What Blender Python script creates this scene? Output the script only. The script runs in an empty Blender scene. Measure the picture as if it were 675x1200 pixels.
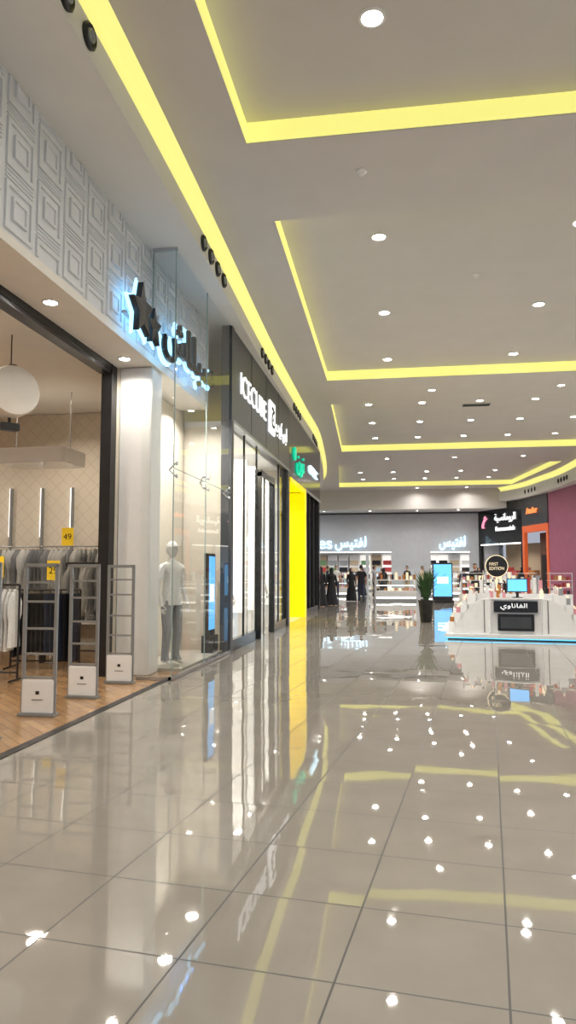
import bpy, bmesh, math, random
from mathutils import Vector, Matrix
random.seed(7)
S=bpy.context.scene
COL=bpy.context.collection
try:
    S.view_settings.view_transform='Standard'
    S.view_settings.look='None'
except Exception as e: print(e)

# ------------------------------------------------------------ materials
def mat(name,c,rough=0.5,metal=0.0,emit=None,es=0.0,var=0.06,vs=6.0,bump=0.0,spec=0.5):
    m=bpy.data.materials.new(name); m.use_nodes=True
    nt=m.node_tree; b=nt.nodes['Principled BSDF']
    b.inputs['Roughness'].default_value=rough
    b.inputs['Metallic'].default_value=metal
    b.inputs['Specular IOR Level'].default_value=spec
    tc=nt.nodes.new('ShaderNodeTexCoord'); n=nt.nodes.new('ShaderNodeTexNoise')
    n.inputs['Scale'].default_value=vs; n.inputs['Detail'].default_value=3
    nt.links.new(tc.outputs['Object'],n.inputs['Vector'])
    r=nt.nodes.new('ShaderNodeValToRGB')
    r.color_ramp.elements[0].position=0.3; r.color_ramp.elements[1].position=0.7
    r.color_ramp.elements[0].color=tuple(max(0,x*(1-var)) for x in c)+(1,)
    r.color_ramp.elements[1].color=tuple(min(1,x*(1+var)) for x in c)+(1,)
    nt.links.new(n.outputs['Fac'],r.inputs['Fac'])
    nt.links.new(r.outputs['Color'],b.inputs['Base Color'])
    if emit:
        b.inputs['Emission Color'].default_value=tuple(emit)+(1,)
        b.inputs['Emission Strength'].default_value=es
    if bump>0:
        bp=nt.nodes.new('ShaderNodeBump'); bp.inputs['Strength'].default_value=bump
        bp.inputs['Distance'].default_value=0.01
        nt.links.new(n.outputs['Fac'],bp.inputs['Height']); nt.links.new(bp.outputs['Normal'],b.inputs['Normal'])
    return m

def glass(name,tint=(1,1,1),refl=1.0):
    m=bpy.data.materials.new(name); m.use_nodes=True
    nt=m.node_tree; nt.nodes.clear()
    o=nt.nodes.new('ShaderNodeOutputMaterial'); mx=nt.nodes.new('ShaderNodeMixShader')
    t=nt.nodes.new('ShaderNodeBsdfTransparent'); g=nt.nodes.new('ShaderNodeBsdfGlossy')
    f=nt.nodes.new('ShaderNodeFresnel'); f.inputs['IOR'].default_value=1.5
    mm=nt.nodes.new('ShaderNodeMath'); mm.operation='MULTIPLY'; mm.inputs[1].default_value=refl
    t.inputs['Color'].default_value=tuple(tint)+(1,)
    g.inputs['Roughness'].default_value=0.01
    nt.links.new(f.outputs[0],mm.inputs[0]); nt.links.new(mm.outputs[0],mx.inputs[0])
    nt.links.new(t.outputs[0],mx.inputs[1]); nt.links.new(g.outputs[0],mx.inputs[2])
    nt.links.new(mx.outputs[0],o.inputs[0])
    return m

M={}
M['ceil']=mat('ceiling_paint',(0.62,0.60,0.585),0.8,var=0.02,vs=1.5)
M['bulk']=mat('bulkhead_paint',(0.74,0.73,0.70),0.7,var=0.02,vs=1.5)
M['cove']=mat('cove_led_diffuser',(0.6,0.6,0.3),0.6,emit=(0.82,0.78,0.19),es=0.9,var=0.02)
M['white']=mat('white_paint',(0.78,0.78,0.78),0.5,var=0.02)
M['fascia']=mat('fascia_relief_plaster',(0.70,0.72,0.76),0.6,var=0.03,vs=3)
M['backwall']=mat('back_fascia_paint',(0.56,0.60,0.66),0.6,var=0.03,vs=3)
M['whitegl']=mat('white_gloss_laminate',(0.8,0.8,0.81),0.18,var=0.02)
M['cream']=mat('cream_plaster',(0.72,0.66,0.56),0.7,var=0.03)
M['soffit']=mat('soffit_paint',(0.80,0.77,0.72),0.6,var=0.02)
M['black']=mat('black_metal',(0.012,0.012,0.014),0.35,var=0.2)
M['blackgl']=mat('black_gloss_panel',(0.015,0.017,0.02),0.12,var=0.2)
M['char']=mat('charcoal_cladding',(0.045,0.05,0.058),0.35,var=0.15)
M['grey']=mat('grey_metal',(0.33,0.35,0.37),0.35,0.6,var=0.05)
M['steel']=mat('brushed_steel',(0.55,0.56,0.58),0.25,0.9,var=0.05)
M['yellow']=mat('yellow_portal_glow',(0.90,0.72,0.005),0.35,emit=(0.95,0.76,0.0),es=0.4,var=0.02)  # paint colour plus emission, so the portal looks brighter than its lighting
M['maroon']=mat('maroon_wall_paint',(0.32,0.09,0.16),0.55,var=0.05,vs=2)
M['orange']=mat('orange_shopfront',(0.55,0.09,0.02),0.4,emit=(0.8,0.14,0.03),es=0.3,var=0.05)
M['lamp']=mat('lamp_lens',(1,1,1),0.4,emit=(1,0.96,0.88),es=15,var=0.0)
M['strip']=mat('light_strip',(1,1,1),0.4,emit=(1,0.97,0.92),es=2.2,var=0.0)
M['glowpanel']=mat('glowing_panel',(0.8,0.8,0.8),0.4,emit=(1,0.96,0.88),es=0.65,var=0.0)
M['letter']=mat('sign_letter_white',(0.9,0.9,0.9),0.4,emit=(0.95,0.98,1.0),es=0.8,var=0.0)
M['letterblue']=mat('sign_letter_ice_blue',(0.8,0.9,1),0.4,emit=(0.55,0.86,1.0),es=1.9,var=0.0)
M['halo']=mat('sign_halo_blue',(0.3,0.6,1),0.4,emit=(0.30,0.68,1.0),es=2.4,var=0.0)
M['green']=mat('sign_green',(0.0,0.5,0.3),0.4,emit=(0.0,0.55,0.32),es=0.9,var=0.0)
M['gold']=mat('sign_gold',(0.9,0.75,0.5),0.4,emit=(1.0,0.85,0.6),es=0.5,var=0.0)
M['pinkl']=mat('sign_pink',(0.9,0.3,0.5),0.4,emit=(1.0,0.35,0.5),es=0.9,var=0.0)
M['redl']=mat('sign_red_orange',(0.9,0.2,0.05),0.4,emit=(1.0,0.28,0.08),es=1.0,var=0.0)
M['screen']=mat('screen_blue',(0.1,0.4,0.9),0.2,emit=(0.14,0.50,0.95),es=1.1,var=0.0)
M['ledblue']=mat('led_strip_blue',(0.1,0.6,0.9),0.4,emit=(0.12,0.6,1.0),es=1.3,var=0.0)
M['glass']=glass('clear_glass',(0.96,0.98,0.97),0.75)
M['glassd']=glass('tinted_glass',(0.55,0.60,0.60),1.2)
M['edge']=mat('glass_edge',(0.32,0.42,0.40),0.2,var=0.03)
M['skin']=mat('skin',(0.45,0.27,0.18),0.6,var=0.03)
M['mann']=mat('mannequin_white',(0.72,0.70,0.68),0.35,var=0.01)
M['hair']=mat('hair_dark',(0.02,0.015,0.012),0.6,var=0.2)
M['cloth_white']=mat('cloth_white',(0.75,0.75,0.74),0.9,bump=0.3,vs=30)
M['cloth_black']=mat('cloth_black',(0.015,0.015,0.02),0.9,bump=0.3,vs=30)
M['cloth_grey']=mat('cloth_grey',(0.30,0.31,0.33),0.9,bump=0.3,vs=30)
M['cloth_blue']=mat('cloth_light_blue',(0.38,0.5,0.58),0.9,bump=0.3,vs=30)
M['cloth_navy']=mat('cloth_navy',(0.03,0.04,0.08),0.9,bump=0.3,vs=30)
M['cloth_red']=mat('cloth_red',(0.4,0.05,0.05),0.9,bump=0.3,vs=30)
M['cloth_tan']=mat('cloth_tan',(0.5,0.4,0.28),0.9,bump=0.3,vs=30)
M['cloth_green']=mat('cloth_green',(0.15,0.3,0.15),0.9,bump=0.3,vs=30)
M['ysign']=mat('yellow_card_glow',(0.95,0.62,0.02),0.5,emit=(0.95,0.62,0.02),es=0.2,var=0.0)  # card colour with a faint glow added; the card is no lamp
M['leaf']=mat('leaf_green',(0.035,0.09,0.03),0.5,var=0.3)
M['soil']=mat('potting_soil',(0.04,0.03,0.02),0.9)
M['amber']=mat('amber_glass',(0.5,0.2,0.05),0.15,var=0.2)
M['pink']=mat('pink_box',(0.7,0.3,0.35),0.4)
M['floorshop']=mat('display_floor',(0.5,0.47,0.42),0.3)
M['darkwood']=mat('dark_wood_panel',(0.16,0.07,0.035),0.4,var=0.3)

def floor_mat():
    m=bpy.data.materials.new('polished_porcelain_tile'); m.use_nodes=True
    nt=m.node_tree; L=nt.links; N=nt.nodes; b=N['Principled BSDF']
    tc=N.new('ShaderNodeTexCoord'); mp=N.new('ShaderNodeMapping')
    s=1/0.615; mp.inputs['Rotation'].default_value=(0,0,math.radians(6.5))
    mp.inputs['Scale'].default_value=(s,s,1); mp.inputs['Location'].default_value=(0.575*s,-2.72*s,0)
    L.new(tc.outputs['Object'],mp.inputs['Vector'])
    sx=N.new('ShaderNodeSeparateXYZ'); L.new(mp.outputs[0],sx.inputs[0])
    def edge(out):
        f=N.new('ShaderNodeMath'); f.operation='FRACT'; L.new(out,f.inputs[0])
        o=N.new('ShaderNodeMath'); o.operation='SUBTRACT'; o.inputs[0].default_value=1; L.new(f.outputs[0],o.inputs[1])
        mi=N.new('ShaderNodeMath'); mi.operation='MINIMUM'; L.new(f.outputs[0],mi.inputs[0]); L.new(o.outputs[0],mi.inputs[1])
        return mi.outputs[0]
    e1=edge(sx.outputs[0]); e2=edge(sx.outputs[1])
    mi=N.new('ShaderNodeMath'); mi.operation='MINIMUM'; L.new(e1,mi.inputs[0]); L.new(e2,mi.inputs[1])
    lt=N.new('ShaderNodeMath'); lt.operation='LESS_THAN'; L.new(mi.outputs[0],lt.inputs[0]); lt.inputs[1].default_value=0.0072
    fl=N.new('ShaderNodeVectorMath'); fl.operation='FLOOR'; L.new(mp.outputs[0],fl.inputs[0])
    wn=N.new('ShaderNodeTexWhiteNoise'); wn.noise_dimensions='2D'; L.new(fl.outputs[0],wn.inputs['Vector'])
    no=N.new('ShaderNodeTexNoise'); no.inputs['Scale'].default_value=2.5; no.inputs['Detail'].default_value=5
    L.new(tc.outputs['Object'],no.inputs['Vector'])
    rp=N.new('ShaderNodeValToRGB'); rp.color_ramp.elements[0].color=(0.258,0.237,0.208,1); rp.color_ramp.elements[1].color=(0.288,0.266,0.236,1)
    rp.color_ramp.elements[0].position=0.3; rp.color_ramp.elements[1].position=0.7
    L.new(no.outputs['Fac'],rp.inputs[0])
    mx=N.new('ShaderNodeMixRGB'); L.new(lt.outputs[0],mx.inputs[0]); L.new(rp.outputs[0],mx.inputs[1]); mx.inputs[2].default_value=(0.03,0.028,0.025,1)
    L.new(mx.outputs[0],b.inputs['Base Color'])
    rr=N.new('ShaderNodeMath'); rr.operation='MULTIPLY_ADD'; L.new(lt.outputs[0],rr.inputs[0]); rr.inputs[1].default_value=0.5; rr.inputs[2].default_value=0.02
    L.new(rr.outputs[0],b.inputs['Roughness'])
    b.inputs['IOR'].default_value=1.75
    b.inputs['Specular IOR Level'].default_value=0.5
    sub=N.new('ShaderNodeVectorMath'); sub.operation='SUBTRACT'; L.new(wn.outputs['Color'],sub.inputs[0]); sub.inputs[1].default_value=(0.5,0.5,0.5)
    sc=N.new('ShaderNodeVectorMath'); sc.operation='MULTIPLY'; L.new(sub.outputs[0],sc.inputs[0]); sc.inputs[1].default_value=(0.008,0.008,0)
    n2=N.new('ShaderNodeTexNoise'); n2.inputs['Scale'].default_value=2.0; n2.inputs['Detail'].default_value=1
    L.new(tc.outputs['Object'],n2.inputs['Vector'])
    s2=N.new('ShaderNodeVectorMath'); s2.operation='SUBTRACT'; L.new(n2.outputs['Color'],s2.inputs[0]); s2.inputs[1].default_value=(0.5,0.5,0.5)
    s3=N.new('ShaderNodeVectorMath'); s3.operation='MULTIPLY'; L.new(s2.outputs[0],s3.inputs[0]); s3.inputs[1].default_value=(0.009,0.009,0)
    ge=N.new('ShaderNodeNewGeometry')
    a1=N.new('ShaderNodeVectorMath'); L.new(ge.outputs['Normal'],a1.inputs[0]); L.new(sc.outputs[0],a1.inputs[1])
    a2=N.new('ShaderNodeVectorMath'); L.new(a1.outputs[0],a2.inputs[0]); L.new(s3.outputs[0],a2.inputs[1])
    nn=N.new('ShaderNodeVectorMath'); nn.operation='NORMALIZE'; L.new(a2.outputs[0],nn.inputs[0])
    L.new(nn.outputs[0],b.inputs['Normal'])
    return m
M['tile']=floor_mat()

def wood_mat():
    m=bpy.data.materials.new('oak_parquet'); m.use_nodes=True
    nt=m.node_tree; L=nt.links; N=nt.nodes; b=N['Principled BSDF']
    tc=N.new('ShaderNodeTexCoord'); mp=N.new('ShaderNodeMapping'); mp.inputs['Rotation'].default_value=(0,0,math.radians(45))
    L.new(tc.outputs['Object'],mp.inputs['Vector'])
    br=N.new('ShaderNodeTexBrick'); br.inputs['Scale'].default_value=1.0
    br.inputs['Brick Width'].default_value=0.6; br.inputs['Row Height'].default_value=0.1
    br.inputs['Mortar Size'].default_value=0.002
    br.inputs['Color1'].default_value=(0.38,0.23,0.11,1); br.inputs['Color2'].default_value=(0.28,0.16,0.08,1); br.inputs['Mortar'].default_value=(0.12,0.07,0.04,1)
    L.new(mp.outputs[0],br.inputs['Vector']); L.new(br.outputs['Color'],b.inputs['Base Color'])
    b.inputs['Roughness'].default_value=0.22
    return m
M['wood']=wood_mat()

def pattern_mat():
    m=bpy.data.materials.new('patterned_wallpaper'); m.use_nodes=True
    nt=m.node_tree; L=nt.links; N=nt.nodes; b=N['Principled BSDF']
    tc=N.new('ShaderNodeTexCoord'); mp=N.new('ShaderNodeMapping'); mp.inputs['Rotation'].default_value=(0,math.radians(45),0)
    L.new(tc.outputs['Object'],mp.inputs['Vector'])
    br=N.new('ShaderNodeTexVoronoi'); br.feature='DISTANCE_TO_EDGE'; br.inputs['Scale'].default_value=5.0; br.inputs['Randomness'].default_value=0.12
    L.new(mp.outputs[0],br.inputs['Vector'])
    r=N.new('ShaderNodeValToRGB'); r.color_ramp.elements[0].position=0.015; r.color_ramp.elements[1].position=0.05
    r.color_ramp.elements[0].color=(0.50,0.44,0.36,1); r.color_ramp.elements[1].color=(0.60,0.54,0.45,1)
    L.new(br.outputs['Distance'],r.inputs[0]); L.new(r.outputs[0],b.inputs['Base Color']); b.inputs['Roughness'].default_value=0.7
    return m
M['pattern']=pattern_mat()

# ------------------------------------------------------------ mesh builder
class MB:
    def __init__(s,name,loc=(0,0,0),rot=0.0,parent=None):
        s.name=name; s.loc=Vector(loc); s.rot=rot; s.v=[]; s.f=[]; s.mi=[]; s.ms=[]; s.sm=[]; s.parent=parent
    def m(s,k):
        mm=M[k] if isinstance(k,str) else k
        if mm not in s.ms: s.ms.append(mm)
        return s.ms.index(mm)
    def add(s,vs,fs,k,smooth=False,X=None):
        o=len(s.v)
        for p in vs:
            p=Vector(p)
            if X is not None: p=X@p
            s.v.append(tuple(p))
        i=s.m(k)
        for f in fs:
            s.f.append([o+a for a in f]); s.mi.append(i); s.sm.append(smooth)
    def box(s,x0,x1,y0,y1,z0,z1,k,X=None,bev=0.0):
        if x0>x1:x0,x1=x1,x0
        if y0>y1:y0,y1=y1,y0
        if z0>z1:z0,z1=z1,z0
        if bev>0:
            bm=bmesh.new(); bmesh.ops.create_cube(bm,size=1)
            for v in bm.verts:
                v.co=Vector(((x0+x1)/2+v.co.x*(x1-x0),(y0+y1)/2+v.co.y*(y1-y0),(z0+z1)/2+v.co.z*(z1-z0)))
            bmesh.ops.bevel(bm,geom=list(bm.edges),offset=bev,segments=2,affect='EDGES')
            s.bm(bm,k,X=X); return
        vs=[(x0,y0,z0),(x1,y0,z0),(x1,y1,z0),(x0,y1,z0),(x0,y0,z1),(x1,y0,z1),(x1,y1,z1),(x0,y1,z1)]
        s.add(vs,[(0,3,2,1),(4,5,6,7),(0,1,5,4),(1,2,6,5),(2,3,7,6),(3,0,4,7)],k,X=X)
    def bm(s,bm,k,smooth=False,X=None):
        bm.verts.ensure_lookup_table()
        s.add([v.co.copy() for v in bm.verts],[[v.index for v in f.verts] for f in bm.faces],k,smooth,X); bm.free()
    def quad(s,a,b,c,d,k): s.add([a,b,c,d],[(0,1,2,3)],k)
    def yz(s,x,y0,y1,z0,z1,k): s.quad((x,y0,z0),(x,y1,z0),(x,y1,z1),(x,y0,z1),k)
    def xz(s,y,x0,x1,z0,z1,k): s.quad((x0,y,z0),(x1,y,z0),(x1,y,z1),(x0,y,z1),k)
    def lathe(s,prof,k,n=24,c=(0,0,0),X=None,axis='z',ripple=0,rn=8):
        vs=[];fs=[]
        for j,(r,z) in enumerate(prof):
            for i in range(n):
                a=2*math.pi*i/n
                rr=r*(1+ripple*(1-j/len(prof))*math.sin(rn*a)) if ripple else r
                p=(rr*math.cos(a),rr*math.sin(a),z)
                if axis=='x': p=(z,rr*math.cos(a),rr*math.sin(a))
                if axis=='y': p=(rr*math.cos(a),z,rr*math.sin(a))
                vs.append((p[0]+c[0],p[1]+c[1],p[2]+c[2]))
        for j in range(len(prof)-1):
            for i in range(n):
                fs.append((j*n+i,j*n+(i+1)%n,(j+1)*n+(i+1)%n,(j+1)*n+i))
        if prof[0][0]>1e-3: fs.append(tuple(range(n))[::-1])
        if prof[-1][0]>1e-3: fs.append(tuple((len(prof)-1)*n+i for i in range(n)))
        s.add(vs,fs,k,True,X)
    def cyl(s,c,r,h,k,axis='z',n=20,X=None): s.lathe([(r,0),(r,h)],k,n,c,X,axis)
    def tube(s,a,b,r,k,n=8):
        a=Vector(a);b=Vector(b);d=b-a
        X=Matrix.Translation(a)@d.to_track_quat('Z','Y').to_matrix().to_4x4()
        s.lathe([(r,0),(r,d.length)],k,n,X=X)
    def done(s):
        me=bpy.data.meshes.new(s.name); me.from_pydata(s.v,[],s.f)
        for m_ in s.ms: me.materials.append(m_)
        for p,i,sm in zip(me.polygons,s.mi,s.sm): p.material_index=i; p.use_smooth=sm
        me.update()
        o=bpy.data.objects.new(s.name,me); COL.objects.link(o)
        o.location=s.loc; o.rotation_euler=(0,0,s.rot)
        if s.parent: o.parent=s.parent
        if any(s.sm):
            try: me.set_sharp_from_angle(angle=math.radians(40))
            except Exception: pass
        return o

def area(name,loc,size,power,col=(1,0.95,0.88),shape='DISK',spread=150,size_y=None,rot=(0,0,0)):
    l=bpy.data.lights.new(name,'AREA'); l.shape=shape; l.size=size
    if size_y: l.size_y=size_y
    l.energy=power; l.color=col; l.spread=math.radians(spread)
    o=bpy.data.objects.new(name,l); o.location=loc; o.rotation_euler=rot; COL.objects.link(o); return o

# ------------------------------------------------------------ text
AR={'ا':(0xFE8D,2),'ب':(0xFE8F,4),'ة':(0xFE93,2),'ت':(0xFE95,4),'ج':(0xFE9D,4),'ح':(0xFEA1,4),'د':(0xFEA9,2),'ر':(0xFEAD,2),'ز':(0xFEAF,2),'س':(0xFEB1,4),'ش':(0xFEB5,4),'ف':(0xFED1,4),'ق':(0xFED5,4),'ك':(0xFED9,4),'ل':(0xFEDD,4),'م':(0xFEE1,4),'ن':(0xFEE5,4),'ه':(0xFEE9,4),'و':(0xFEED,2),'ي':(0xFEF1,4)}
def ar(w):
    out=[]
    for i,ch in enumerate(w):
        if ch not in AR: out.append(ch); continue
        base,n=AR[ch]
        pj=i>0 and w[i-1] in AR and AR[w[i-1]][1]==4
        nj=n==4 and i+1<len(w) and w[i+1] in AR
        k=3 if (pj and nj) else 1 if pj else 2 if nj else 0
        out.append(chr(base+k))
    return ''.join(reversed(out))
def text(name,s,loc,rot,width,height,k,extr=0.03,parent=None,bold=0.0):
    cu=bpy.data.curves.new(name,'FONT'); cu.body=s; cu.size=1; cu.align_x='LEFT'
    cu.offset=bold
    o=bpy.data.objects.new(name,cu); COL.objects.link(o)
    bpy.context.view_layer.update()
    dg=bpy.context.evaluated_depsgraph_get()
    me=bpy.data.meshes.new_from_object(o.evaluated_get(dg))
    bpy.data.objects.remove(o)
    if len(me.vertices)==0: print('EMPTY TEXT',name); return None
    xs=[v.co.x for v in me.vertices]; ys=[v.co.y for v in me.vertices]
    x0,x1,y0,y1=min(xs),max(xs),min(ys),max(ys)
    for v in me.vertices:
        v.co.x=((v.co.x-x0)/(x1-x0)-0.5)*width; v.co.y=((v.co.y-y0)/(y1-y0)-0.5)*height; v.co.z=0
    bm=bmesh.new(); bm.from_mesh(me)
    bmesh.ops.remove_doubles(bm,verts=bm.verts,dist=1e-5)
    r=bmesh.ops.extrude_face_region(bm,geom=list(bm.faces))
    bmesh.ops.translate(bm,verts=[g for g in r['geom'] if isinstance(g,bmesh.types.BMVert)],vec=(0,0,extr))
    bm.to_mesh(me); bm.free()
    me.materials.clear(); me.materials.append(M[k] if isinstance(k,str) else k)
    for p in me.polygons: p.material_index=0
    ob=bpy.data.objects.new(name,me); ob.location=loc; ob.rotation_euler=rot; COL.objects.link(ob)
    if parent: ob.parent=parent
    return ob
def empty(name,loc=(0,0,0)):
    e=bpy.data.objects.new(name,None); e.empty_display_size=0.2; COL.objects.link(e); return e
R90=math.radians(90)
RL=(R90,0,R90)      # faces +X (left wall)
RB=(R90,0,0)        # faces -Y (back wall)

# ============================================================ SHELL
ZC=6.6
b=MB('floor'); b.quad((-3.2,-8,0),(14,-8,0),(14,56,0),(-3.2,56,0),'tile'); b.quad((-16,28,0),(-3.2,28,0),(-3.2,56,0),(-16,56,0),'tile'); b.done()
b=MB('shop_wood_floor'); b.box(-12,-3.26,0,14,-0.05,0.004,'wood'); b.done()
b=MB('trim_threshold'); b.box(-3.26,-3.17,0,13.0,-0.05,0.008,'black'); b.done()

trays=[(-5.0,8.15,-1.75,-1.78,7.2,7.2),(10.1,19.2,-1.78,-1.93,7.2,7.2),(22,31,-2.1,-2.5,7.2,7.2),(35.3,44.4,-3.0,-3.75,7.5,6.5)]
c=MB('ceiling'); cv=MB('cove_light_strip')
y=-8; XL,XR=-14,12
def cq(x0a,x1a,ya,x0b,x1b,yb): c.quad((x0a,ya,ZC),(x0b,yb,ZC),(x1b,yb,ZC),(x1a,ya,ZC),'ceil')
H=0.27
for (ya,yb,la,lb,ra,rb) in trays:
    cq(XL,XR,y,XL,XR,ya); cq(XL,la,ya,XL,lb,yb); cq(ra,XR,ya,rb,XR,yb); y=yb
    c.quad((la-.0,ya,ZC+H),(lb,yb,ZC+H),(rb,yb,ZC+H),(ra,ya,ZC+H),'ceil')
    for (p,q) in (((la,ya),(lb,yb)),((lb,yb),(rb,yb)),((rb,yb),(ra,ya)),((ra,ya),(la,ya))):
        cv.quad((p[0],p[1],ZC+0.015),(q[0],q[1],ZC+0.015),(q[0],q[1],ZC+H),(p[0],p[1],ZC+H),'cove')
        c.quad((p[0],p[1],ZC),(q[0],q[1],ZC),(q[0],q[1],ZC+0.015),(p[0],p[1],ZC+0.015),'ceil')
cq(XL,XR,y,XL,XR,46.2)
ZL=5.35
c.quad((XL,46.2,ZL),(XL,46.2,ZC),(XR,46.2,ZC),(XR,46.2,ZL),'ceil')
c.quad((XL,46.2,ZL),(XL,56,ZL),(XR,56,ZL),(XR,46.2,ZL),'ceil')
c.done(); 

def smooth(pts,n=6):
    out=[]
    for i in range(len(pts)-1):
        p0=Vector(pts[max(i-1,0)]);p1=Vector(pts[i]);p2=Vector(pts[i+1]);p3=Vector(pts[min(i+2,len(pts)-1)])
        for j in range(n):
            t=j/n
            out.append(0.5*((2*p1)+(-p0+p2)*t+(2*p0-5*p1+4*p2-p3)*t*t+(-p0+3*p1-3*p2+p3)*t**3))
    out.append(Vector(pts[-1])); return out
LP=smooth([(-2.70,-8),(-2.70,3),(-2.72,6.3),(-2.82,10.3),(-3.0,16),(-3.08,22),(-3.2,28),(-4.2,39),(-6.0,46.2)])
RP=smooth([(8.2,-8),(8.2,20),(8.1,36),(7.55,41),(6.8,44.5),(4.5,48.9)])
def bulk(P,zs,zt,sgn,xo,name):
    b=MB(name)
    for p,q in zip(P[:-1],P[1:]):
        b.quad((p.x,p.y,zs),(q.x,q.y,zs),(q.x,q.y,zt),(p.x,p.y,zt),'bulk')
        b.quad((p.x,p.y,zs),(xo,p.y,zs),(xo,q.y,zs),(q.x,q.y,zs),'bulk')
        o=sgn*0.015; oo=-sgn*.17
        b.quad((p.x,p.y,zt),(p.x+o,p.y,zt),(q.x+o,q.y,zt),(q.x,q.y,zt),'bulk')
        if not(sgn>0 and p.y>46):
            m1=(o+oo)*.35
            cv.quad((p.x+o,p.y,zt),(q.x+o,q.y,zt),(q.x+m1,q.y,(zt+ZC)/2+.02),(p.x+m1,p.y,(zt+ZC)/2+.02),'cove')
            cv.quad((p.x+m1,p.y,(zt+ZC)/2+.02),(q.x+m1,q.y,(zt+ZC)/2+.02),(q.x+oo,q.y,ZC),(p.x+oo,p.y,ZC),'cove')
    b.done()
bulk(LP,6.1,6.42,-1,-14,'ceiling_bulkhead_left')
bulk(RP,5.75,6.35,1,12,'ceiling_bulkhead_right')
cv.done()

def at(P,y):
    for p,q in zip(P[:-1],P[1:]):
        if p.y<=y<=q.y:
            t=(y-p.y)/(q.y-p.y); return p.lerp(q,t)
for grp in (4.38,9.9,15.3,20.6,25.5):
    b=MB('air_jet_diffuser')
    for i in range(4):
        p=at(LP,grp+0.46*i); cc=(p.x,p.y,6.25)
        b.lathe([(0.115,0),(0.12,0.03),(0.10,0.045),(0.088,0.02),(0.07,0.0)],'black',20,cc,axis='x')
        b.lathe([(0.075,0.0),(0.06,0.05),(0.045,0.05),(0.03,0.01)],'grey',16,cc,axis='x')
    b.done()
for grp in (20,26,31.5,37,42):
    b=MB('air_jet_diffuser')
    for i in range(4):
        p=at(RP,grp+0.5*i); cc=(p.x,p.y,6.05)
        b.lathe([(0.125,0),(0.13,-0.03),(0.10,-0.045),(0.085,-0.02),(0.05,-0.01)],'black',20,cc,axis='x')
    b.done()

def downlight(x,y,z,r=0.1,p=60,col=(1,0.95,0.88)):
    b=MB('ceiling_downlight',(x,y,z))
    b.lathe([(r*1.35,0),(r*1.35,-0.012),(r*1.05,-0.018),(r*1.0,-0.004)],'whitegl',24)
    b.lathe([(r,-0.006),(0.0001,-0.006)],'lamp',24)
    b.done()
    if p: area('downlight_lamp',(x,y,z-0.03),r*1.2,p,col)
dl=[]
for Y in (-1.0,3.2,6.7): dl+=[(-.22,Y,1),(2.8,Y,1),(5.8,Y,1)]
for Y in (11.4,14.9,18.3): dl+=[(-.3,Y,1),(2.8,Y,1),(5.8,Y,1)]
for Y in (23.3,26.3,29.4):
    for X in (-1.0,0.7,2.5,4.2,6.0): dl.append((X,Y,1))
for Y in (36.8,39.8,42.8):
    for X in (-2.2,-.4,1.4,3.2,5.0): dl.append((X,Y,1))
for (X,Y,t) in dl: downlight(X,Y,ZC+H,0.1,57 if Y<20 else 46)
for (X,Y) in ((-.6,33.2),(2.4,33.2),(5.4,33.2),(1,45.3),(4,45.3),(0.9,20.6),(4.4,20.6)): downlight(X,Y,ZC,0.09,34)
for X in (-8,-5,-2,1,3.6): downlight(X,47.2,ZL,0.09,18)

b=MB('air_vent_grille',(2.45,23.9,ZC+H)); b.box(-.45,.45,-.16,.16,-.02,0,'grey')
for i in range(7): b.box(-.42,.42,-.14+i*.042,-.125+i*.042,-.03,-.02,'black')
b.done()
for (x,y_) in ((-.45,8.95),(1.4,13.2),(2.6,9.3)):
    b=MB('smoke_detector',(x,y_,ZC+(H if 10.1<y_<19 else 0))); b.lathe([(0.07,0),(0.07,-.02),(0.045,-.04),(0.03,-.06),(0.0001,-.062)],'whitegl',20); b.done()

# ============================================================ LEFT SHOP 1 (opening)
b=MB('wall_left')
b.box(-3.55,-3.85,-8,13,4.60,6.1,'fascia')
b.box(-4.14,-3.55,-8,13.0,4.50,4.60,'soffit')
b.box(-4.2,-3.2,-8,0.6,0,4.50,'white')
b.box(-14,-3.25,27.85,28.0,0,6.1,'blackgl')
x=-3.55; i=0; yy=0.1
def ring(y0,y1,z0,z1,w,d0,d1):
    zl,zh=max(z0,4.61),min(z1,6.09)
    b.box(x+d0,x+d1,y0,y0+w,zl,zh,'fascia'); b.box(x+d0,x+d1,y1-w,y1,zl,zh,'fascia')
    if z0>=4.61: b.box(x+d0,x+d1,y0+w,y1-w,z0,z0+w,'fascia')
    if z1<=6.09: b.box(x+d0,x+d1,y0+w,y1-w,z1-w,z1,'fascia')
while yy<12.4:
    off=0.0 if i%2==0 else 0.30
    for j in range(-1,3):
        z0=4.63+j*0.60+off; z1=z0+.46
        if min(z1,6.09)-max(z0,4.62)<.08: continue
        ring(yy,yy+.50,z0,z1,.045,0,.022)
        a0,a1=max(z0+.12,4.62),min(z1-.12,6.08)
        if a1-a0>.06:
            b.box(x,x+.012,yy+.12,yy+.38,a0,a1,'fascia')
            ring(yy+.12,yy+.38,z0+.12,z1-.12,.03,.012,.03)
        for k in range(3):
            zz=z1+.025+.04*k
            if zz<6.06: b.box(x,x+.014,yy,yy+.50,zz,zz+.018,'fascia')
    yy+=.58; i+=1
b.done()
for Y in (0.8,3.0,5.2,7.4,9.6):
    downlight(-3.85,Y,4.50,0.07,18,(1,0.92,0.8))
b=MB('door_frame_roller_track')
b.box(-4.25,-4.15,0.6,9.86,4.42,4.56,'black'); b.box(-4.32,-4.16,0.6,9.86,4.36,4.42,'black')
b.box(-4.3,-4.14,9.86,10.05,0,4.56,'black'); b.box(-4.3,-4.14,0.6,0.8,0,4.36,'black')
b.done()
b=MB('shop_partition_wall')
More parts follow.
